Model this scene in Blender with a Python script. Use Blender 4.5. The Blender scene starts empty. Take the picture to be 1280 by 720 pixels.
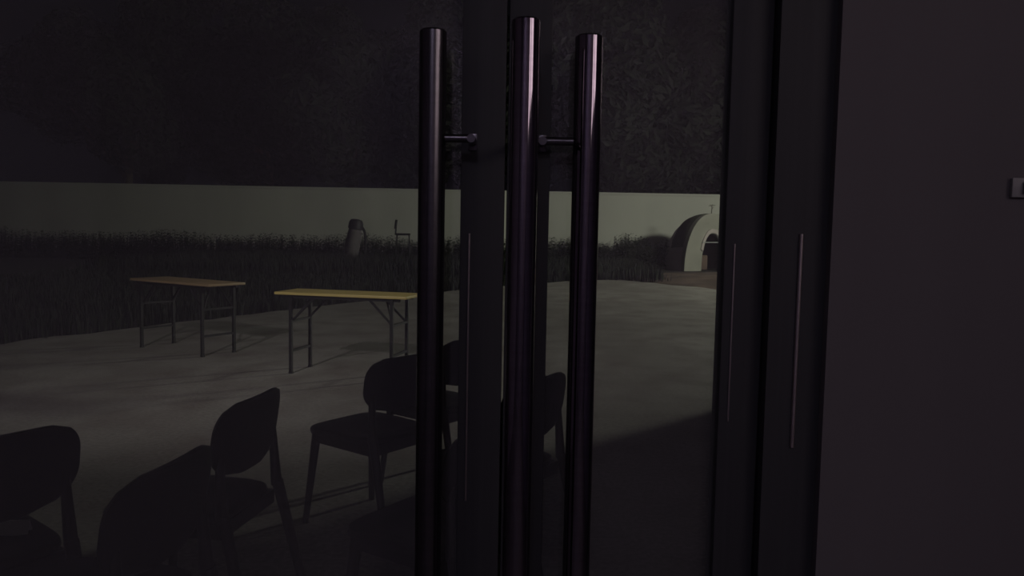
import bpy, bmesh, math, random
from mathutils import Vector, Matrix

S = bpy.context.scene
COL = S.collection
R = math.radians
random.seed(7)

# ------------------------------------------------------------------ camera
cam_d = bpy.data.cameras.new('camera')
cam = bpy.data.objects.new('camera', cam_d)
COL.objects.link(cam)
cam_d.sensor_width = 36.0
cam_d.lens = 985.0 / 1280.0 * 36.0
cam_d.clip_start = 0.02
cam_d.clip_end = 500
pitch, roll = R(4.3), R(1.05)
cam.matrix_world = (Matrix.Translation((0, 0, 1.37)) @ Matrix.Rotation(R(90) - pitch, 4, 'X')
                    @ Matrix.Rotation(roll, 4, 'Z'))
S.camera = cam

# ------------------------------------------------------------------ night sky
w = bpy.data.worlds.new('night_sky')
S.world = w
w.use_nodes = True
bg = w.node_tree.nodes['Background']
bg.inputs['Color'].default_value = (0.72, 0.68, 1.0, 1)
bg.inputs['Strength'].default_value = 0.002

# ------------------------------------------------------------------ outdoor floodlights
def spot(name, loc, target, power, color, angle, blend, size):
    d = bpy.data.lights.new(name, 'SPOT')
    d.energy = power
    d.color = color
    d.spot_size = R(angle)
    d.spot_blend = blend
    d.shadow_soft_size = size
    o = bpy.data.objects.new(name, d)
    COL.objects.link(o)
    o.location = loc
    o.rotation_euler = (Vector(target) - Vector(loc)).to_track_quat('-Z', 'Y').to_euler()
    return o
POLE_LAMP = (14.0, 18.0, 6.0)
FACADE_LAMP = (-3.1, 1.92, 3.30)
spot('pole_flood_beam', POLE_LAMP, (2.0, 22.0, 0.0), 3900, (0.97, 1.0, 0.83), 165, 0.6, 0.6)
spot('facade_flood_beam', FACADE_LAMP, (-1.0, 13.0, 0.0), 335, (1.0, 0.93, 0.93), 82, 1.0, 0.05)

S.view_settings.view_transform = 'Standard'
S.view_settings.look = 'None'
S.view_settings.gamma = 1.0
S.view_settings.use_curve_mapping = False
S.view_settings.exposure = 0.0

# ------------------------------------------------------------------ materials
def nodes_of(name):
    m = bpy.data.materials.new(name)
    m.use_nodes = True
    nt = m.node_tree
    return m, nt, nt.nodes['Principled BSDF']

def mat(name, c1, c2=None, rough=0.6, metal=0.0, scale=6.0, bump=0.0, stretch=(1, 1, 1), spec=0.5, detail=5):
    """procedural two-tone noise material with optional fine relief"""
    m, nt, b = nodes_of(name)
    b.inputs['Roughness'].default_value = rough
    b.inputs['Metallic'].default_value = metal
    b.inputs['Specular IOR Level'].default_value = spec
    tc = nt.nodes.new('ShaderNodeTexCoord')
    mp = nt.nodes.new('ShaderNodeMapping')
    mp.inputs['Scale'].default_value = stretch
    nz = nt.nodes.new('ShaderNodeTexNoise')
    nz.inputs['Scale'].default_value = scale
    nz.inputs['Detail'].default_value = detail
    nt.links.new(tc.outputs['Object'], mp.inputs['Vector'])
    nt.links.new(mp.outputs['Vector'], nz.inputs['Vector'])
    cr = nt.nodes.new('ShaderNodeValToRGB')
    cr.color_ramp.elements[0].position = 0.32
    cr.color_ramp.elements[1].position = 0.68
    cr.color_ramp.elements[0].color = (*c1, 1)
    cr.color_ramp.elements[1].color = (*(c2 or c1), 1)
    nt.links.new(nz.outputs['Fac'], cr.inputs['Fac'])
    nt.links.new(cr.outputs['Color'], b.inputs['Base Color'])
    if bump:
        bp = nt.nodes.new('ShaderNodeBump')
        bp.inputs['Strength'].default_value = bump
        bp.inputs['Distance'].default_value = 0.02
        nt.links.new(nz.outputs['Fac'], bp.inputs['Height'])
        nt.links.new(bp.outputs['Normal'], b.inputs['Normal'])
    return m

def mat_concrete():
    m, nt, b = nodes_of('stained_concrete')
    b.inputs['Roughness'].default_value = 0.85
    b.inputs['Specular IOR Level'].default_value = 0.2
    tc = nt.nodes.new('ShaderNodeTexCoord')
    def noise(scale, stretch, lo, hi, detail=4):
        mp = nt.nodes.new('ShaderNodeMapping')
        mp.inputs['Scale'].default_value = stretch
        n = nt.nodes.new('ShaderNodeTexNoise')
        n.inputs['Scale'].default_value = scale
        n.inputs['Detail'].default_value = detail
        r = nt.nodes.new('ShaderNodeMapRange')
        r.inputs['From Min'].default_value = lo
        r.inputs['From Max'].default_value = hi
        nt.links.new(tc.outputs['Object'], mp.inputs['Vector'])
        nt.links.new(mp.outputs['Vector'], n.inputs['Vector'])
        nt.links.new(n.outputs['Fac'], r.inputs['Value'])
        return n, r
    n1, r1 = noise(0.55, (1, 0.6, 1), 0.35, 0.68)
    n2, r2 = noise(2.2, (1.0, 0.8, 1), 0.42, 0.75)
    n3, r3 = noise(40, (1, 1, 1), 0.3, 0.7, 2)
    mx = nt.nodes.new('ShaderNodeMix'); mx.data_type = 'RGBA'
    mx.inputs[6].default_value = (0.26, 0.24, 0.22, 1)
    mx.inputs[7].default_value = (0.40, 0.38, 0.35, 1)
    nt.links.new(r1.outputs['Result'], mx.inputs[0])
    mx2 = nt.nodes.new('ShaderNodeMix'); mx2.data_type = 'RGBA'
    nt.links.new(r2.outputs['Result'], mx2.inputs[0])
    nt.links.new(mx.outputs[2], mx2.inputs[6])
    mx2.inputs[7].default_value = (0.22, 0.19, 0.175, 1)
    mx3 = nt.nodes.new('ShaderNodeMix'); mx3.data_type = 'RGBA'; mx3.blend_type = 'MULTIPLY'
    mx3.inputs[0].default_value = 0.35
    nt.links.new(mx2.outputs[2], mx3.inputs[6])
    nt.links.new(r3.outputs['Result'], mx3.inputs[7])
    nt.links.new(mx3.outputs[2], b.inputs['Base Color'])
    bp = nt.nodes.new('ShaderNodeBump')
    bp.inputs['Strength'].default_value = 0.3
    bp.inputs['Distance'].default_value = 0.01
    nt.links.new(n2.outputs['Fac'], bp.inputs['Height'])
    nt.links.new(bp.outputs['Normal'], b.inputs['Normal'])
    return m

def mat_glass():
    m = bpy.data.materials.new('door_glass')
    m.use_nodes = True
    nt = m.node_tree
    nt.nodes.clear()
    out = nt.nodes.new('ShaderNodeOutputMaterial')
    tr = nt.nodes.new('ShaderNodeBsdfTransparent')
    tr.inputs['Color'].default_value = (0.95, 0.955, 0.95, 1)
    gl = nt.nodes.new('ShaderNodeBsdfGlossy')
    gl.inputs['Roughness'].default_value = 0.02
    fr = nt.nodes.new('ShaderNodeFresnel')
    fr.inputs['IOR'].default_value = 1.5
    df = nt.nodes.new('ShaderNodeBsdfDiffuse')          # veil over the view: lifted blacks mixed into the pane
    df.inputs['Color'].default_value = (0.80, 0.78, 0.80, 1)
    veil = nt.nodes.new('ShaderNodeMixShader')
    veil.inputs['Fac'].default_value = 0.066
    nt.links.new(tr.outputs[0], veil.inputs[1])
    nt.links.new(df.outputs[0], veil.inputs[2])
    mx = nt.nodes.new('ShaderNodeMixShader')
    nt.links.new(fr.outputs['Fac'], mx.inputs['Fac'])
    nt.links.new(veil.outputs[0], mx.inputs[1])
    nt.links.new(gl.outputs[0], mx.inputs[2])
    nt.links.new(mx.outputs[0], out.inputs['Surface'])
    return m

def mat_emit(name, color, strength):
    m, nt, b = nodes_of(name)
    b.inputs['Base Color'].default_value = (0.3, 0.3, 0.3, 1)
    b.inputs['Emission Color'].default_value = (*color, 1)
    b.inputs['Emission Strength'].default_value = strength
    b.inputs['Roughness'].default_value = 0.3
    return m

M = {
    'concrete': mat_concrete(),
    'soil': mat('dark_soil', (0.018, 0.015, 0.013), (0.034, 0.028, 0.024), 0.95, scale=1.5, bump=0.5),
    'red_soil': mat('reddish_soil', (0.06, 0.04, 0.032), (0.14, 0.095, 0.075), 0.95, scale=1.2, bump=0.5),
    'grass': mat('grass_blades', (0.010, 0.013, 0.008), (0.018, 0.022, 0.012), 0.8, scale=3),
    'weeds': mat('weed_leaves', (0.012, 0.016, 0.009), (0.024, 0.028, 0.014), 0.8, scale=3),
    'leaf': mat('tree_leaves', (0.007, 0.009, 0.006), (0.014, 0.016, 0.011), 0.8, scale=1.1),
    'bark': mat('tree_bark', (0.04, 0.03, 0.022), (0.08, 0.06, 0.045), 0.9, scale=4, stretch=(3, 3, .6), bump=0.5),
    'wall': mat('whitewashed_wall', (0.44, 0.435, 0.395), (0.53, 0.525, 0.47), 0.9, scale=0.5, stretch=(1, 1, 0.35), bump=0.1),
    'render': mat('shelter_plaster', (0.24, 0.235, 0.20), (0.32, 0.31, 0.27), 0.9, scale=1.6, bump=0.2),
    'vault': mat('weathered_vault', (0.34, 0.30, 0.285), (0.48, 0.42, 0.40), 0.95, scale=1.3, bump=0.4),
    'moss': mat('moss', (0.06, 0.068, 0.045), (0.10, 0.11, 0.07), 0.95, scale=3, bump=0.5),
    'tabletop': mat('yellow_tabletop', (0.62, 0.48, 0.16), (0.75, 0.59, 0.21), 0.45, scale=5, stretch=(0.5, 6, 6)),
    'tabletop2': mat('dim_tan_tabletop', (0.31, 0.22, 0.12), (0.40, 0.28, 0.15), 0.5, scale=5, stretch=(0.5, 6, 6)),  # tan top, with the weaker light on this table darkened in
    'blackmetal': mat('black_painted_metal', (0.006, 0.0055, 0.006), (0.009, 0.008, 0.008), 0.6, scale=20),
    'chair': mat('black_chair_shell', (0.010, 0.0095, 0.010), (0.014, 0.013, 0.014), 0.55, scale=9),
    'chairleg': mat('black_chair_legs', (0.011, 0.010, 0.011), (0.016, 0.015, 0.015), 0.5, scale=14, stretch=(4, 4, .5)),
    'alu': mat('dark_aluminium_frame', (0.050, 0.051, 0.056), (0.059, 0.060, 0.065), 0.55, metal=0.0, scale=3, stretch=(30, 30, .4), spec=0.3),
    'highlight': mat('edge_highlight_metal', (0.62, 0.56, 0.55), (0.72, 0.65, 0.63), 0.36, metal=1.0, scale=10),  # stands for light caught along the frame edges
    'gasket': mat('rubber_gasket', (0.012, 0.012, 0.012), (0.018, 0.018, 0.018), 0.7, scale=10),
    'steel': mat('polished_steel', (0.27, 0.24, 0.28), (0.31, 0.28, 0.32), 0.07, metal=1.0, scale=3, stretch=(1, 1, 40)),
    'dimsteel': mat('dim_steel', (0.15, 0.145, 0.155), (0.18, 0.17, 0.185), 0.27, metal=1.0, scale=3, stretch=(1, 1, 40)),  # darker, rougher steel copy carrying the left pull's weaker reflection
    'glass': mat_glass(),
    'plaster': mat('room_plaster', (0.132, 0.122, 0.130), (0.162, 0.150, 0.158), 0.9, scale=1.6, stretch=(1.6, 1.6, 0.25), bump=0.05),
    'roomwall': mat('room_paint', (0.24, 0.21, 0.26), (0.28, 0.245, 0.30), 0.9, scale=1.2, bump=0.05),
    'ceil': mat('ceiling_paint', (0.3, 0.28, 0.3), (0.33, 0.31, 0.33), 0.9, scale=1.2),
    'tile': mat('room_floor', (0.10, 0.09, 0.095), (0.14, 0.125, 0.13), 0.4, scale=2),
    'facade': mat('facade_render', (0.16, 0.15, 0.14), (0.2, 0.19, 0.18), 0.9, scale=1.1, bump=0.1),
    'paper': mat('white_paper', (0.84, 0.84, 0.86), (0.88, 0.88, 0.90), 0.6, scale=12),
    'plastic': mat('pale_plastic', (0.27, 0.27, 0.27), (0.32, 0.32, 0.32), 0.4, scale=12),
    'streakpane': mat_emit('handle_streak_glow', (1.0, 0.80, 0.83), 1.9),  # added glow, shaped for the streaks on the handles
    'fillglow': mat_emit('fill_panel_glow', (0.94, 0.84, 1.10), 9.5),  # added fill glow for the room
    'lamplens': mat_emit('flood_lens', (1.0, 0.96, 0.8), 6.0),
    'rust': mat('dull_drum', (0.10, 0.09, 0.095), (0.16, 0.14, 0.14), 0.8, scale=5),
}

# ------------------------------------------------------------------ mesh helpers
def add_box(bm, c, s, rot=None, bevel=0.0):
    r = bmesh.ops.create_cube(bm, size=1.0)
    vs = r['verts']
    for v in vs:
        v.co = Vector((v.co.x * s[0], v.co.y * s[1], v.co.z * s[2]))
    if bevel:
        es = list({e for v in vs for e in v.link_edges})
        rr = bmesh.ops.bevel(bm, geom=es, offset=bevel, segments=2, affect='EDGES', profile=0.6)
        vs = list({v for f in rr['faces'] for v in f.verts} | {v for v in vs if v.is_valid})
    m = Matrix.Translation(c) @ (rot.to_4x4() if rot else Matrix.Identity(4))
    for v in vs:
        v.co = m @ v.co
    return vs

def add_bar(bm, a, b, r1, r2=None, n=10, up=None, square=False):
    """tapered round (or square) bar between two points"""
    a, b = Vector(a), Vector(b)
    r2 = r1 if r2 is None else r2
    d = (b - a).normalized()
    x = d.orthogonal().normalized() if up is None else d.cross(Vector(up)).normalized()
    y = d.cross(x).normalized()
    k = 4 if square else n
    off = math.pi / 4 if square else 0
    rings = []
    for p, r in ((a, r1), (b, r2)):
        q = r * (math.sqrt(2) if square else 1)
        rings.append([bm.verts.new(p + x * q * math.cos(2 * math.pi * i / k + off) + y * q * math.sin(2 * math.pi * i / k + off)) for i in range(k)])
    for i in range(k):
        bm.faces.new((rings[0][i], rings[0][(i + 1) % k], rings[1][(i + 1) % k], rings[1][i]))
    bm.faces.new(rings[0][::-1])
    bm.faces.new(rings[1])

def add_lathe(bm, prof, c=(0, 0, 0), n=24, axis=None):
    m = axis or Matrix.Identity(3)
    c = Vector(c)
    rings = []
    for r, z in prof:
        rings.append([bm.verts.new(c + m @ Vector((r * math.cos(2 * math.pi * i / n), r * math.sin(2 * math.pi * i / n), z))) for i in range(n)])
    for a, b in zip(rings, rings[1:]):
        for i in range(n):
            bm.faces.new((a[i], a[(i + 1) % n], b[(i + 1) % n], b[i]))
    bm.faces.new(rings[0][::-1])
    bm.faces.new(rings[-1])

def obj(name, bm, m, parent=None, smooth=False):
    bmesh.ops.recalc_face_normals(bm, faces=bm.faces)
    me = bpy.data.meshes.new(name)
    bm.to_mesh(me)
    bm.free()
    me.materials.append(M[m] if isinstance(m, str) else m)
    if smooth:
        for p in me.polygons:
            p.use_smooth = True
        me.set_sharp_from_angle(angle=R(38))
    o = bpy.data.objects.new(name, me)
    COL.objects.link(o)
    o.parent = parent
    return o

def box(name, c, s, m, parent=None, bevel=0.0, rot=None):
    bm = bmesh.new()
    add_box(bm, c, s, rot, bevel)
    return obj(name, bm, m, parent, smooth=bevel > 0)

def bar(name, a, b, r1, m, parent=None, r2=None, n=12, square=False, up=None):
    bm = bmesh.new()
    add_bar(bm, a, b, r1, r2, n, up, square)
    return obj(name, bm, m, parent, smooth=not square)

def tag(o, label=None, cat=None, group=None, kind=None):
    if label: o['label'] = label
    if cat: o['category'] = cat
    if group: o['group'] = group
    if kind: o['kind'] = kind
    return o

def thing(name, label, cat, loc=(0, 0, 0), rz=0.0, group=None, kind=None):
    o = bpy.data.objects.new(name, None)
    o.empty_display_size = 0.1
    COL.objects.link(o)
    o.location = loc
    o.rotation_euler = (0, 0, rz)
    return tag(o, label, cat, group, kind)

def copy_tree(o, parent=None):
    c = o.copy()
    COL.objects.link(c)
    c.parent = parent
    for ch in list(o.children):
        copy_tree(ch, c)
    return c

# ================================================================== THE SETTING
YD = 1.47                     # plane of the glass door
XL, XR, YB, ZC = -3.2, 2.4, -3.2, 3.2
# ---- room
tag(box('floor', ((XL + XR) / 2, (YB + YD + .05) / 2, -0.05), (XR - XL, YD + .05 - YB, 0.1), 'tile'),
    'dark tiled floor inside the unlit room', 'floor', kind='structure')
tag(box('ceiling', ((XL + XR) / 2, (YB + YD) / 2, ZC + .06), (XR - XL + .3, YD - YB + .3, 0.12), 'ceil'),
    'plain painted ceiling of the unlit room', 'ceiling', kind='structure')
tag(box('wall_left', (XL - .06, (YB + YD) / 2, ZC / 2), (0.12, YD - YB, ZC), 'roomwall'),
    'painted side wall of the unlit room', 'wall', kind='structure')
# wall beside the door, on the right of the picture
XJ0, XJ1 = 0.466, 0.565       # jamb
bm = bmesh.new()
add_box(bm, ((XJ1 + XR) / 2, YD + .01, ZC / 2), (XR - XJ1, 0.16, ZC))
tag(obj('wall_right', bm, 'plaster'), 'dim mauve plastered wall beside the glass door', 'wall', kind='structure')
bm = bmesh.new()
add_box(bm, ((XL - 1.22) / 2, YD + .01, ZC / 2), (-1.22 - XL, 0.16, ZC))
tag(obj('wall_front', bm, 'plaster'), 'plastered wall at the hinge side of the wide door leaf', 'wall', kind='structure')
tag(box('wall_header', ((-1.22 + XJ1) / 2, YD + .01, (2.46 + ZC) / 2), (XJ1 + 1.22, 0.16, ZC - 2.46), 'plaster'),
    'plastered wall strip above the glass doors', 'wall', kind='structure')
tag(box('wall_back', ((XL + XR) / 2, YB - .06, ZC / 2), (XR - XL + .24, .12, ZC), 'roomwall'),
    'painted rear wall of the unlit room', 'wall', kind='structure')
# side wall with two unseen glowing windows, added to streak the door handles
bm = bmesh.new()
zs0, zs1 = 2.02, 3.02
wins = [(-2.75, -1.42), (-1.28, 0.05)]
add_box(bm, (XR + .06, (YB + YD) / 2, zs0 / 2), (.12, YD - YB, zs0))
add_box(bm, (XR + .06, (YB + YD) / 2, (zs1 + ZC) / 2), (.12, YD - YB, ZC - zs1))
ys = [YB] + [y for p in wins for y in p] + [YD]
for i in range(0, len(ys), 2):
    add_box(bm, (XR + .06, (ys[i] + ys[i + 1]) / 2, (zs0 + zs1) / 2), (.12, ys[i + 1] - ys[i], zs1 - zs0))
tag(obj('wall_side', bm, 'roomwall'), 'painted side wall holding two added glowing windows', 'wall', kind='structure')
for k, (a, b) in enumerate(wins):
    wn = thing('window_%d' % (k + 1), ['added high glowing window nearer the rear wall', 'added high glowing window nearer the glass door'][k],
               'window', (XR + .06, (a + b) / 2, zs0), kind='structure')
    hw, hh = (b - a) / 2, zs1 - zs0
    box('pane', (.03, 0, hh / 2), (.012, 2 * hw - .06, hh - .06), 'streakpane', wn)
    bm = bmesh.new()
    for sy in (-1, 1):
        add_box(bm, (0, sy * (hw - .02), hh / 2), (.08, .04, hh))
    for z in (.02, hh - .02):
        add_box(bm, (0, 0, z), (.08, 2 * hw - .08, .04))
    obj('window_frame', bm, 'alu', wn)
# unseen glowing panel behind the camera, added as fill for the dark room
cl = thing('fill_panel', 'flat glowing ceiling panel added as fill light behind the viewer', 'lamp', (-0.2, -2.2, ZC))
box('fill_frame', (0, 0, -.02), (.66, .66, .04), 'plastic', cl, .004)
box('fill_face', (0, 0, -.043), (.60, .60, .006), 'fillglow', cl)

# ---- outside of the building: parapet and ground
tag(box('wall_facade', (-0.4, YD + .17, 1.9 + 1.25), (8.4, 0.12, 1.38), 'facade'),
    'rendered parapet of the building above the glass doors', 'wall', kind='structure')

# ---- courtyard
def poly_slab(name, pts, z0, z1, m):
    bm = bmesh.new()
    top = [bm.verts.new((x, y, z1)) for x, y in pts]
    bot = [bm.verts.new((x, y, z0)) for x, y in pts]
    bm.faces.new(top)
    bm.faces.new(bot[::-1])
    for i in range(len(pts)):
        j = (i + 1) % len(pts)
        bm.faces.new((top[i], bot[i], bot[j], top[j]))
    return obj(name, bm, m)

YS = YD + .075
edge = [(-11.6, YS), (-10.5, 2.2), (-7.4, 5.6), (-5.75, 8.5), (-5.0, 9.95), (-3.9, 12.0), (-2.3, 15.1), (-0.8, 18.0), (1.0, 20.4), (2.3, 21.8), (3.1, 22.0), (3.9, 20.6), (5.0, 19.0), (7.0, 18.4), (12, 18.6), (26, 19)]
fine = []
for (x0, y0), (x1, y1) in zip(edge, edge[1:]):
    n = 8
    for i in range(n):
        t = i / n
        fine.append((x0 + (x1 - x0) * t + random.uniform(-.07, .07), y0 + (y1 - y0) * t + random.uniform(-.1, .1)))
fine.append(edge[-1])
tag(poly_slab('floor_courtyard', [(26, YS)] + fine[::-1], -0.15, 0.0, 'concrete'),
    'stained grey concrete paving of the courtyard at night', 'paving', kind='structure')

def heightfield(name, x0, x1, y0, y1, nx, ny, zf, m):
    bm = bmesh.new()
    g = [[bm.verts.new((x0 + (x1 - x0) * i / nx, y0 + (y1 - y0) * j / ny, zf(x0 + (x1 - x0) * i / nx, y0 + (y1 - y0) * j / ny))) for i in range(nx + 1)] for j in range(ny + 1)]
    for j in range(ny):
        for i in range(nx):
            bm.faces.new((g[j][i], g[j][i + 1], g[j + 1][i + 1], g[j + 1][i]))
    return obj(name, bm, m, smooth=True)
from mathutils import noise as mn
tag(heightfield('ground', -70, 70, 1.6, 100, 70, 50, lambda x, y: -0.06 + 0.03 * mn.noise(Vector((x * .4, y * .4, 0))), 'soil'),
    'bare dark soil around the paved courtyard', 'ground', kind='structure')
def mound(x, y):
    e = max(0.0, 1 - ((x - 7.6) / 4.6) ** 2 - ((y - 22.6) / 3.9) ** 2)
    return -0.10 + 0.30 * e ** 0.6 + 0.05 * mn.noise(Vector((x * .9, y * .9, 3))) * min(1, e * 3)
tag(heightfield('ground_dirt', 2.6, 12.6, 18.4, 26.6, 50, 42, mound, 'red_soil'),
    'low reddish dirt bank in front of the arched shelter', 'ground', kind='structure')

# ---- unseen block beyond the right jamb, added to shade the near paving
wg = thing('wall_shade_block', 'unseen rendered block right of the doors, added to cast shade', 'building', (5.7, 4.55, 0), kind='structure')
box('shade_block_body', (0, 0, 1.65), (5.4, 5.7, 3.30), 'facade', wg)
box('shade_block_top', (0, 0, 3.36), (5.6, 5.9, .12), 'facade', wg)

# ---- perimeter wall
YW = 32.0
bm = bmesh.new()
add_box(bm, (-6, YW + .12, 1.36), (76, 0.24, 2.92))
wl = tag(obj('wall_perimeter', bm, 'wall'), 'long whitewashed boundary wall across the far side', 'wall', kind='structure')
box('coping', (-6, YW + .12, 2.86), (76, 0.32, 0.08), 'wall', wl)

# ================================================================== GLASS DOORS
def pull(parent, x, y, ztop, zbot, r, arms, faceY, dx, m='steel'):
    """tubular pull: bar at (x,y); arms at heights reaching to the leaf at x+dx"""
    bm = bmesh.new()
    add_lathe(bm, [(r - .003, zbot), (r, zbot + .003), (r, ztop - .003), (r - .003, ztop)], (x, y, 0), 40)
    p = obj('pull_handle', bm, m, parent, smooth=True)
    for z in arms:
        bm = bmesh.new()
        add_bar(bm, (x, y, z), (x + dx, y, z), .0075, n=14) if dx else None
        add_bar(bm, (x + dx, y - (.0075 if dx else 0), z), (x + dx, faceY - .004, z), .0075, n=14)
        obj('standoff', bm, 'dimsteel', p, smooth=True)
        bm = bmesh.new()
        add_box(bm, (x + dx, faceY - .002, z), (.016, .004, .030), None, .001)
        obj('rosette', bm, 'dimsteel', p, smooth=True)
    return p

def leaf(name, label, x0, x1, sw0, sw1, highlight_at):
    d = thing(name, label, 'door', ((x0 + x1) / 2, YD, 0), kind='structure')
    ox = (x0 + x1) / 2
    zt = 2.40
    def lb(nm, xa, xb, za, zb, dep, m, bev=.003):
        return box(nm, ((xa + xb) / 2 - ox, 0, (za + zb) / 2), (xb - xa, dep, zb - za), m, d, bev)
    lb('stile', x0, x0 + sw0, .01, zt, .05, 'alu')
    lb('stile', x1 - sw1, x1, .01, zt, .05, 'alu')
    lb('bottom_rail', x0 + sw0, x1 - sw1, .01, .13, .046, 'alu')
    lb('top_rail', x0 + sw0, x1 - sw1, zt - .09, zt, .046, 'alu')
    lb('glass_pane', x0 + sw0 - .008, x1 - sw1 + .008, .122, zt - .082, .008, 'glass', 0)
    for bx, z0, z1 in highlight_at:  # short bright strips in place of highlights on the stile edges
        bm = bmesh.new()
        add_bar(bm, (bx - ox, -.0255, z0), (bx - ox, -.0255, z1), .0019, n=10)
        obj('edge_highlight', bm, 'highlight', d, smooth=True)
    return d, ox

XM = -0.015
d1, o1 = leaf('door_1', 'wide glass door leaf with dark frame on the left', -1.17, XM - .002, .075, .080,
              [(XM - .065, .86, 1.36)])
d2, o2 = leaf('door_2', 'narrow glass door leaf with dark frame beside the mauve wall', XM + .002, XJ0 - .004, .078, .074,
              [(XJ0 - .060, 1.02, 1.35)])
fY = -.025
pull(d1, -0.1435 - o1, 1.385 - YD, 1.708, 0.42, .0235, (1.525, .62), fY, 0.068, 'dimsteel')
pull(d2, 0.127 - o2, 1.405 - YD, 1.708, 0.42, .0245, (1.525, .62), fY, -0.078)
pull(d2, 0.0150 - o2, 1.30 - YD, 1.707, 0.42, .0235, (1.525, .62), fY, 0.0)
# door frame
bm = bmesh.new()
add_box(bm, ((XJ0 + XJ1) / 2, YD, 1.22), (XJ1 - XJ0, .10, 2.44))
tr = tag(obj('trim_1', bm, 'alu'), 'dark aluminium door jamb between narrow leaf and mauve wall', 'door frame', kind='structure')
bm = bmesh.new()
add_bar(bm, (0.518, YD - .051, .98), (0.518, YD - .051, 1.37), .0042, n=12)  # highlight on the jamb edge, built as a bright strip
obj('jamb_highlight', bm, 'highlight', tr, smooth=True)
tag(box('trim_2', (-1.195, YD, 1.22), (.05, .10, 2.44), 'alu'), 'dark aluminium jamb at the hinge side of the wide leaf', 'door frame', kind='structure')
tag(box('trim_3', ((XJ0 - 1.17) / 2, YD, 2.43), (XJ0 + 1.17, .10, .05), 'alu'), 'dark aluminium head frame above the glass doors', 'door frame', kind='structure')

# switch plate at the right border of the picture
sp = thing('switch_plate', 'low flat switch plate on the mauve wall at the right border', 'switch', (0.917, YD - .07, 1.458))
box('plate', (0, -.004, 0), (.086, .008, .034), 'plastic', sp, .002)
box('rocker', (0, -.011, 0), (.05, .006, .022), 'plastic', sp, .002)

# ================================================================== OUTDOOR LAMPS (out of frame)
fl = thing('floodlight', 'floodlight bracketed to the parapet above the doors', 'lamp', FACADE_LAMP)
q = (Vector((-1.0, 13.0, 0.0)) - Vector(FACADE_LAMP)).to_track_quat('-Z', 'Y').to_matrix()
box('housing', q @ Vector((0, 0, .075)), (.26, .2, .08), 'blackmetal', fl, .008, q)
box('lens', q @ Vector((0, 0, .030)), (.22, .16, .006), 'lamplens', fl, 0, q)
bar('bracket', (0, -.225, 0), (0, -.06, .02), .014, 'blackmetal', fl, square=True)
pl = thing('lamp_post', 'tall floodlight post standing at the right of the courtyard', 'lamp', (POLE_LAMP[0], POLE_LAMP[1] - .35, 0))
bar('post', (0, 0, 0), (0, 0, 6.3), .07, 'blackmetal', pl, r2=.045)
bar('arm', (0, 0, 6.2), (0, .30, 6.2), .03, 'blackmetal', pl)
q2 = (Vector((2, 22, 0)) - Vector(POLE_LAMP)).to_track_quat('-Z', 'Y').to_matrix()
box('housing', Vector((0, .35, 6.0)) + q2 @ Vector((0, 0, .18)), (.40, .3, .12), 'blackmetal', pl, .01, q2)
box('lens', Vector((0, .35, 6.0)) + q2 @ Vector((0, 0, .115)), (.34, .24, .006), 'lamplens', pl, 0, q2)

# ================================================================== FOLDING TABLES
def make_table(name, label, loc, rz, L, W, Z, top_mat):
    t = thing(name, label, 'table', (loc[0], loc[1], 0), rz, 'folding tables in the courtyard')
    box('tabletop', (0, 0, Z - .0125), (L, W, .025), top_mat, t, .006)
    bm = bmesh.new()
    for s in (-1, 1):
        add_box(bm, (0, s * (W / 2 - .05), Z - .04), (L - .16, .022, .03))
    obj('under_rail', bm, 'blackmetal', t)
    hw = W / 2 - .035
    for e in (-1, 1):
        x = e * (L / 2 - .15)
        for s in (-1, 1):
            lg = bar('leg', (x, s * hw, .012), (x, s * hw, Z - .026), .014, 'blackmetal', t, square=True, up=(1, 0, 0))
            box('foot_cap', (x, s * hw, .008), (.034, .034, .016), 'gasket', lg)
            b = bar('brace', (x - e * .01, s * (hw - .022), Z - .26), (x - e * .24, s * (hw - .022), Z - .03), .009, 'blackmetal', t, square=True, up=(0, 1, 0))
        bar('crossbar', (x, -hw, .21), (x, hw, .21), .011, 'blackmetal', t, square=True, up=(0, 0, 1))
        bar('crossbar', (x, -hw, Z - .27), (x, hw, Z - .27), .010, 'blackmetal', t, square=True, up=(0, 0, 1))
        bar('hinge_strut', (x, -hw + .02, Z - .27), (x - e * .13, 0, Z - .05), .008, 'blackmetal', t)
    return t
make_table('folding_table', 'folding table with bright yellow top and black legs nearer the door handles',
           (-1.503, 7.265), -.234, 1.29, .44, .755, 'tabletop')
make_table('folding_table', 'dimmer tan-topped folding table with black legs standing further left',
           (-3.50, 8.45), -.56, 1.34, .46, .755, 'tabletop2')

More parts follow.
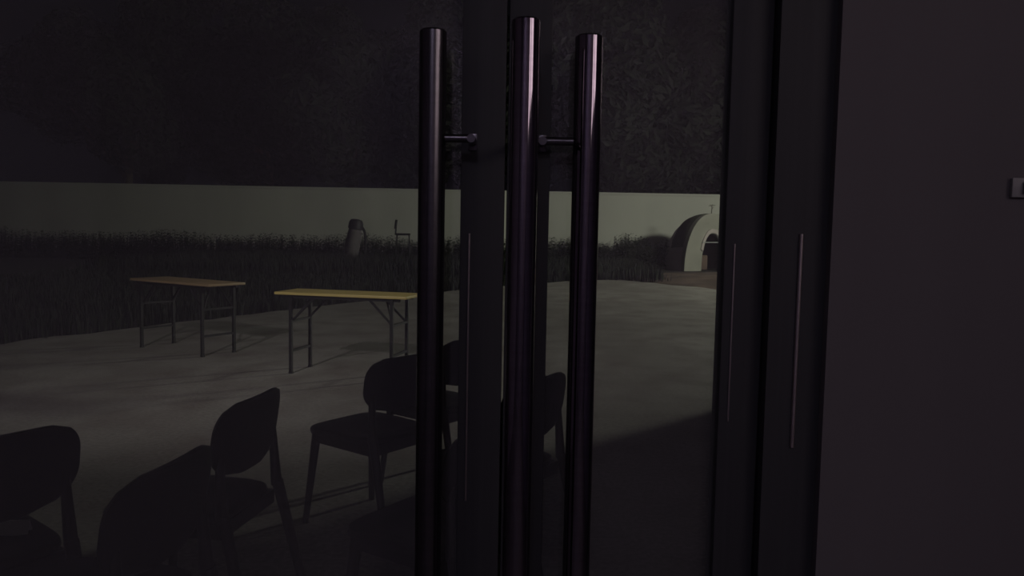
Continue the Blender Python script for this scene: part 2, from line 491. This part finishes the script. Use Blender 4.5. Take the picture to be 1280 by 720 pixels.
# ================================================================== CHAIRS
def rounded_panel(bm, w, zlo, zhi, yb, curve, lean, th, rc_top, rc_bot):
    """backrest: a curved, leaning panel with big rounded corners"""
    nz, nx = 14, 14
    front, back = [], []
    H = zhi - zlo
    for j in range(nz + 1):
        t = j / nz
        z = zlo + H * t
        # half width with elliptical corners
        hw = w / 2
        dz_t, dz_b = zhi - z, z - zlo
        if dz_t < rc_top: hw -= rc_top * (1 - math.sqrt(max(0, 1 - (1 - dz_t / rc_top) ** 2)))
        if dz_b < rc_bot: hw -= rc_bot * 1.3 * (1 - math.sqrt(max(0, 1 - (1 - dz_b / rc_bot) ** 2)))
        fr, bk = [], []
        for i in range(nx + 1):
            u = -1 + 2 * i / nx
            x = hw * u
            y = yb - lean * t + curve * (x / (w / 2)) ** 2
            e = th * (0.35 + 0.65 * math.sqrt(max(0, 1 - abs(u) ** 6)))
            fr.append(bm.verts.new((x, y + e / 2, z)))
            bk.append(bm.verts.new((x, y - e / 2, z)))
        front.append(fr); back.append(bk)
    for j in range(nz):
        for i in range(nx):
            bm.faces.new((front[j][i], front[j][i + 1], front[j + 1][i + 1], front[j + 1][i]))
            bm.faces.new((back[j][i], back[j + 1][i], back[j + 1][i + 1], back[j][i + 1]))
        bm.faces.new((front[j][0], front[j + 1][0], back[j + 1][0], back[j][0]))
        bm.faces.new((front[j][nx], back[j][nx], back[j + 1][nx], front[j + 1][nx]))
    for i in range(nx):
        bm.faces.new((front[0][i], back[0][i], back[0][i + 1], front[0][i + 1]))
        bm.faces.new((front[nz][i], front[nz][i + 1], back[nz][i + 1], back[nz][i]))

def seat_mesh(bm, w, d, z, th, r):
    """dished seat with rounded corners, narrower towards the back"""
    n = 40
    rings = []
    def outline(k):
        a = 2 * math.pi * k / n
        p = 5.0
        c, s = math.cos(a), math.sin(a)
        x = math.copysign(abs(c) ** (2 / p), c) * w / 2
        y = math.copysign(abs(s) ** (2 / p), s) * d / 2
        x *= 0.94 + 0.06 * (y / (d / 2))
        return x, y
    for sc, dz in ((.90, -th), (.985, -th * .85), (1.0, -th * .45), (.985, -.004), (.95, 0), (.6, -.010), (.3, -.014)):
        rings.append([bm.verts.new((outline(k)[0] * sc, outline(k)[1] * sc, z + dz)) for k in range(n)])
    for a, b in zip(rings, rings[1:]):
        for k in range(n):
            bm.faces.new((a[k], a[(k + 1) % n], b[(k + 1) % n], b[k]))
    bm.faces.new(rings[0][::-1])
    bm.faces.new(rings[-1])

def make_chair():
    t = thing('chair', 'x', 'chair', group='black chairs outside the door')
    bm = bmesh.new(); seat_mesh(bm, .445, .43, .455, .034, .06); obj('seat', bm, 'chair', t, True)
    bm = bmesh.new(); rounded_panel(bm, .445, .565, .805, -.215, .028, .035, .022, .085, .11); obj('backrest', bm, 'chair', t, True)
    for s in (-1, 1):
        bar('leg', (s * .17, .165, .43), (s * .205, .205, 0), .021, 'chairleg', t, r2=.014, n=12)
        bm = bmesh.new()                                    # rear leg runs up to carry the backrest
        add_bar(bm, (s * .186, -.222, .46), (s * .205, -.330, 0), .021, .014, 12)
        lg = obj('leg', bm, 'chairleg', t, True)
        bm = bmesh.new()
        add_bar(bm, (s * .187, -.219, .445), (s * .178, -.205, .69), .020, .012, 12)
        obj('back_post', bm, 'chairleg', lg, True)
        box('side_apron', (s * .172, -.02, .405), (.02, .37, .05), 'chairleg', t, .004)
    box('front_apron', (0, .165, .405), (.33, .02, .05), 'chairleg', t, .004)
    box('rear_apron', (0, -.205, .405), (.36, .02, .05), 'chairleg', t, .004)
    return t

# (backrest centre x, y, facing angle in degrees from +X, label)
def chair_spots():
    L = []
    def by_back(bx, by, ang, label):
        a = R(ang)
        L.append((bx + .24 * math.cos(a), by + .24 * math.sin(a), ang, label))
    by_back(-1.340, 2.03, 145, 'black chair at the left border with a small white card on its seat')
    by_back(-0.838, 2.57, 171, 'black chair seen from behind, standing in front of the yellow-topped table')
    by_back(-0.800, 1.84, 172, 'nearest black chair, only its large backrest showing above the bottom border')
    by_back(-0.455, 3.44, 143, 'black chair with its seat seen from the side, left of the dull handle')
    by_back(-0.205, 4.02, 143, 'black chair mostly hidden between the dull handle and centre stile')
    by_back(0.120, 2.99, 145, 'black chair peeking out between the centre stile and the right handle')
    by_back(-0.030, 2.275, 146, 'black chair cut by the bottom border beneath the dull handle')
    return L
proto = make_chair()
for i, (x, y, a, lb) in enumerate(chair_spots()):
    c = proto if i == 0 else copy_tree(proto)
    c.location = (x, y, 0)
    c.rotation_euler = (0, 0, R(a - 90))
    c['label'] = lb
# folded card standing on the leftmost chair
bm = bmesh.new()
prof = [(-.016, 0), (-.009, .022), (-.002, .040), (.002, .040), (.009, .022), (.016, 0), (.013, 0), (.007, .019), (0, .037), (-.007, .019), (-.013, 0)]
ends = [[bm.verts.new((x, y, z)) for y, z in prof] for x in (-.07, .07)]
n = len(prof)
for i in range(n):
    bm.faces.new((ends[0][i], ends[0][(i + 1) % n], ends[1][(i + 1) % n], ends[1][i]))
bm.faces.new(ends[0][::-1])
bm.faces.new(ends[1])
pp = tag(obj('folded_card', bm, 'paper'), 'small white folded card on the leftmost chair seat', 'card')
pp.location = (-1.483, 2.263, .4455)
pp.rotation_euler = (0, 0, R(6))

# ================================================================== ARCHED SHELTER
def shelter():
    fx, fy = 7.35, 29.1
    rz = math.atan2(0.50, 0.866) # front normal turned to the right of the camera
    t = thing('arched_shelter', 'small arched shelter with pale front and dark doorway by the far wall', 'shelter', (fx, fy, -0.05), rz)
    # local: front plane y=0, body extends to +y ; outer arch profile
    W, H = 1.32, 2.12
    def arch(w, h, n=26, p=2.15):
        out = []
        for i in range(n + 1):
            a = math.pi * i / n
            c, s = math.cos(a), math.sin(a)
            out.append((math.copysign(abs(c) ** (2 / p), c) * w, abs(s) ** (2 / p) * h * (1.0)))
        return out
    def loft(name, secs, m, thick_in=None):
        bm = bmesh.new()
        rings = [[bm.verts.new((x, y, z)) for x, z in prof] for y, prof in secs]
        for a, b in zip(rings, rings[1:]):
            for i in range(len(a) - 1):
                bm.faces.new((a[i], a[i + 1], b[i + 1], b[i]))
        return bm, rings
    # vault shell, shrinking to a domed rear end
    bm, rings = loft('v', [(.16, arch(W * .97, H * .97)), (.5, arch(W * .97, H * .965)), (.9, arch(W * .93, H * .92)), (1.3, arch(W * .84, H * .82)), (1.65, arch(W * .66, H * .64)), (1.85, arch(W * .35, H * .36))], 'vault')
    bm.faces.new(rings[-1])
    obj('vault', bm, 'vault', t, True)
    # moss crust over the crown of the vault
    bm = bmesh.new()
    g = []
    for j in range(9):
        y = .2 + .75 * j / 8
        k_ = 1.0 - .06 * (j / 8) ** 2
        pr = arch(W * k_ * .985, H * k_ * .985, 40)
        row = []
        for i in range(11, 36):
            x, z = pr[i]
            b = .02 + .03 * mn.noise(Vector((i * .6, j * .7, 1)))
            n = Vector((x / W, 0, z / H)).normalized()
            row.append(bm.verts.new(Vector((x, y, z)) + n * b))
        g.append(row)
    for a, b in zip(g, g[1:]):
        for i in range(len(a) - 1):
            bm.faces.new((a[i], a[i + 1], b[i + 1], b[i]))
    obj('moss_crust', bm, 'moss', t, True)
    # front wall with arched opening (band between outer and inner arch)
    out_, inn = arch(W, H, 32), arch(.50, 1.38, 32, 2.3)
    bm = bmesh.new()
    def ringv(pr, y): return [bm.verts.new((x, y, z)) for x, z in pr]
    of, inf, ob, inb = ringv(out_, 0), ringv(inn, 0), ringv(out_, .18), ringv(inn, .18)
    for i in range(32):
        bm.faces.new((of[i], of[i + 1], inf[i + 1], inf[i]))
        bm.faces.new((ob[i], inb[i], inb[i + 1], ob[i + 1]))
        bm.faces.new((of[i], ob[i], ob[i + 1], of[i + 1]))
        bm.faces.new((inf[i], inf[i + 1], inb[i + 1], inb[i]))
    obj('front_wall', bm, 'render', t, False)
    # raised ring around the doorway
    bm = bmesh.new()
    o2_, i2_ = arch(.64, 1.54, 32, 2.3), arch(.52, 1.40, 32, 2.3)
    a_, b_, c_, d_ = ringv(o2_, -.04), ringv(i2_, -.04), ringv(o2_, .02), ringv(i2_, .02)
    for i in range(5, 27):
        bm.faces.new((a_[i], a_[i + 1], b_[i + 1], b_[i]))
        bm.faces.new((a_[i], c_[i], c_[i + 1], a_[i + 1]))
        bm.faces.new((b_[i], b_[i + 1], d_[i + 1], d_[i]))
    bmesh.ops.delete(bm, geom=[v for v in bm.verts if not v.link_faces], context='VERTS')
    obj('arch_moulding', bm, 'vault', t, False)
    bar('crossbar', (-.52, -.03, 1.05), (.52, -.03, 1.05), .022, 'plastic', t)
    # inner back wall seen through the doorway
    box('inner_step', (.18, .9, .28), (.5, .5, .55), 'red_soil', t, .03)
    # twig standing on the crown
    bm = bmesh.new()
    add_bar(bm, (0, .1, H - .02), (.03, .1, H + .34), .016, .010, 8)
    add_bar(bm, (-.14, .1, H + .27), (.18, .1, H + .31), .012, .008, 8)
    add_bar(bm, (.02, .1, H + .16), (.12, .1, H + .26), .009, .005, 8)
    add_bar(bm, (.02, .1, H + .22), (-.09, .1, H + .34), .009, .005, 8)
    obj('twig', bm, 'bark', t)
    return t
shelter()

# ================================================================== ODDMENTS BY THE FAR WALL
# a dark-topped drum leaning among the weeds
dr = thing('drum', 'dark-lidded drum tilted among weeds before the pale wall', 'drum', (-5.95, 28.9, 0.12))
ax = Matrix.Rotation(R(9), 3, 'Y')
bm = bmesh.new(); add_lathe(bm, [(.21, 0.0), (.26, .12), (.27, .55), (.25, .95), (.23, 1.12)], (0, 0, .02), 24, ax); obj('barrel', bm, 'rust', dr, True)
bm = bmesh.new(); add_lathe(bm, [(.235, 1.12), (.27, 1.15), (.26, 1.36), (.20, 1.47), (.06, 1.50)], (0, 0, .02), 24, ax); obj('lid', bm, 'blackmetal', dr, True)
bm = bmesh.new()
pts = [(.28, 0, 1.30), (.42, 0, 1.22), (.52, 0, 1.05), (.56, 0, .75), (.55, 0, .3), (.50, 0, .0)]
for a, b in zip(pts, pts[1:]): add_bar(bm, a, b, .05, .05, 8)
obj('hose', bm, 'blackmetal', dr, True)
# a small discarded stool with an upright back
ds = thing('discarded_seat', 'thin dark seat frame with upright back by the far pale wall', 'seat', (-4.05, 29.1, 0), R(4))
ds.scale = (1.0, 1.0, 1.3)
box('seat', (0, 0, .84), (.52, .36, .06), 'blackmetal', ds, .01)
box('backrest', (-.265, 0, 1.12), (.07, .30, .26), 'blackmetal', ds, .01, Matrix.Rotation(R(8), 3, 'Y'))
for s in (-1, 1):
    bar('back_post', (-.28, s * .14, .82), (-.24, s * .14, 1.2), .018, 'blackmetal', ds)
    for e in (-1, 1):
        bar('leg', (e * .22, s * .14, .82), (e * .27, s * .17, 0), .018, 'blackmetal', ds)

# ================================================================== GRASS AND WEEDS
def inside_grass(x, y):
    """beyond the paved edge"""
    for (x0, y0), (x1, y1) in zip(edge, edge[1:]):
        if x0 <= x < x1:
            return y > y0 + (y1 - y0) * (x - x0) / (x1 - x0) + .05
    return False

def blade_field(name, spots, hmin, hmax, width, m, lean=.35, per=3):
    verts, faces = [], []
    rnd = random.Random(len(spots))
    for x, y in spots:
        for _ in range(per):
            a = rnd.uniform(0, 2 * math.pi)
            h = rnd.uniform(hmin, hmax)
            l = h * rnd.uniform(.05, lean)
            px_, py_ = x + rnd.uniform(-.08, .08), y + rnd.uniform(-.08, .08)
            wx, wy = math.cos(a) * width / 2, math.sin(a) * width / 2
            lx, ly = -math.sin(a) * l, math.cos(a) * l
            b = len(verts)
            verts += [(px_ - wx, py_ - wy, -.08), (px_ + wx, py_ + wy, -.08),
                      (px_ - wx * .7 + lx * .35, py_ - wy * .7 + ly * .35, h * .6), (px_ + wx * .7 + lx * .35, py_ + wy * .7 + ly * .35, h * .6),
                      (px_ + lx, py_ + ly, h)]
            faces += [(b, b + 1, b + 3, b + 2), (b + 2, b + 3, b + 4)]
    me = bpy.data.meshes.new(name)
    me.from_pydata(verts, [], faces)
    me.materials.append(M[m])
    o = bpy.data.objects.new(name, me)
    COL.objects.link(o)
    return o

rg = random.Random(3)
sp_near, sp_far = [], []
while len(sp_near) < 14000:
    x, y = rg.uniform(-16, 3.0), rg.uniform(4, 24)
    if inside_grass(x, y) and x > -0.75 * y - 3:
        sp_near.append((x, y))
while len(sp_far) < 9000:
    x, y = rg.uniform(-25, 4.2), rg.uniform(21, 31)
    if inside_grass(x, y):
        sp_far.append((x, y))
tag(blade_field('grass', sp_near, .05, .22, .018, 'grass'), 'rough dark grass growing beyond the paved edge', 'grass', kind='stuff')
tag(blade_field('long_grass', sp_far, .15, .5, .03, 'grass'), 'longer dark grass towards the far wall', 'grass', kind='stuff')

# tall weeds along the foot of the wall
def weed_strip(name, n, x0, x1, y0, y1, hf, label):
    verts, faces = [], []
    rnd = random.Random(n)
    for _ in range(n):
        x, y = rnd.uniform(x0, x1), rnd.uniform(y0, y1)
        h = hf(x) * rnd.uniform(.72, 1.12)
        tx, ty = rnd.uniform(-.12, .12) * h, rnd.uniform(-.12, .12) * h
        k = 9
        for s in range(k):
            t = s / (k - 1)
            bx, by, bz = x + tx * t, y + ty * t, h * t * .95 - .05
            a = rnd.uniform(0, 6.28)
            L = rnd.uniform(.12, .24) * (1.15 - .65 * t)
            u = rnd.uniform(.2, .8)
            w_ = L * .28
            dx, dy = math.cos(a), math.sin(a)
            b = len(verts)
            verts += [(bx, by, bz), (bx + dx * L * .5 - dy * w_, by + dy * L * .5 + dx * w_, bz + L * u * .5),
                      (bx + dx * L, by + dy * L, bz + L * u * .7), (bx + dx * L * .5 + dy * w_, by + dy * L * .5 - dx * w_, bz + L * u * .5)]
            faces += [(b, b + 1, b + 2, b + 3)]
        b = len(verts)
        verts += [(x - .01, y, -.06), (x + .01, y, -.06), (x + tx, y + ty, h)]
        faces.append((b, b + 1, b + 2))
    me = bpy.data.meshes.new(name)
    me.from_pydata(verts, [], faces)
    me.materials.append(M['weeds'])
    o = bpy.data.objects.new(name, me)
    COL.objects.link(o)
    return tag(o, label, 'weeds', kind='stuff')
weed_strip('weeds', 3400, -24, 3.0, 29.3, 31.6, lambda x: .98 + .12 * math.sin(x * 1.3) * math.sin(x * .37), 'tall weeds along the foot of the far wall, left of the handles')
weed_strip('weeds', 1300, 2.2, 6.3, 29.6, 31.7, lambda x: .98 + .22 * math.sin(x * 3.1) + .12 * math.sin(x * 7.7), 'jagged tall weeds between the right handle and arched shelter')

# ================================================================== TREES BEYOND THE WALL
def tree_mesh(seed, rad, h, n):
    rnd = random.Random(seed)
    lumps = []
    for _ in range(26):
        a, e = rnd.uniform(0, 6.28), rnd.uniform(-.9, 1.2)
        q_ = rnd.uniform(.35, .85)
        lumps.append((Vector((math.cos(a) * math.cos(e) * rad * q_, math.sin(a) * math.cos(e) * rad * q_, h * .5 + math.sin(e) * h * .42 * q_)), rnd.uniform(.22, .42) * rad))
    verts, faces = [], []
    for _ in range(n):
        c, r_ = rnd.choice(lumps)
        d = Vector((rnd.gauss(0, 1), rnd.gauss(0, 1), rnd.gauss(0, 1))).normalized()
        p = c + d * r_ * rnd.uniform(.8, 1.05)
        nrm = (d + Vector((rnd.gauss(0, .4), rnd.gauss(0, .4), rnd.gauss(0, .4)))).normalized()
        t1 = nrm.orthogonal().normalized()
        t1 = (Matrix.Rotation(rnd.uniform(0, 6.28), 3, nrm) @ t1)
        t2 = nrm.cross(t1)
        L = rnd.uniform(.10, .20)
        b = len(verts)
        verts += [p - t1 * L, p + t2 * L * .45 + nrm * .03, p + t1 * L, p - t2 * L * .45 + nrm * .03]
        faces.append((b, b + 1, b + 2, b + 3))
    me = bpy.data.meshes.new('crown')
    me.from_pydata([tuple(v) for v in verts], [], faces)
    me.materials.append(M['leaf'])
    return me, lumps
variants = [tree_mesh(11, 4.6, 9.5, 26000), tree_mesh(23, 4.0, 8.5, 23000), tree_mesh(37, 3.6, 8.0, 20000)]
def tree(x, y, v, sc, rz, lb):
    t = thing('tree', lb, 'tree', (x, y, -.05), rz, 'trees beyond the wall')
    me, lumps = variants[v]
    c = bpy.data.objects.new('crown', me)
    COL.objects.link(c)
    c.parent = t
    c.location = (0, 0, 0.9)
    c.scale = (sc, sc, sc)
    bm = bmesh.new()
    add_bar(bm, (0, 0, 0), (.1, .05, 4.6 * sc), .24, .15, 10)
    for k in range(6):
        p = lumps[k * 4][0] * sc
        add_bar(bm, (.06, .03, 2.6 * sc + .3 * k), (p.x * .8, p.y * .8, p.z + 0.9), .09, .03, 7)
    obj('trunk', bm, 'bark', t, True)
    return t
tree(-19.0, 39.0, 0, 1.30, .3, 'dark tree beyond the wall at the left border')
tree(-12.6, 41.0, 1, 1.45, 1.7, 'dark tree beyond the wall, above the tan-topped table')
tree(-7.6, 38.0, 2, 1.55, 2.6, 'dark tree beyond the wall, above the tilted drum')
tree(-2.6, 40.0, 0, 1.25, 4.1, 'dark tree beyond the wall behind the dull left handle')
tree(3.0, 38.0, 1, 1.45, 5.2, 'faintly lit tree beyond the wall behind the right handle')
tree(7.6, 38.6, 2, 1.60, .9, 'faintly lit tree beyond the wall above the arched shelter')
tree(13.0, 40.0, 0, 1.30, 2.2, 'tree beyond the wall hidden mostly by the door jamb')
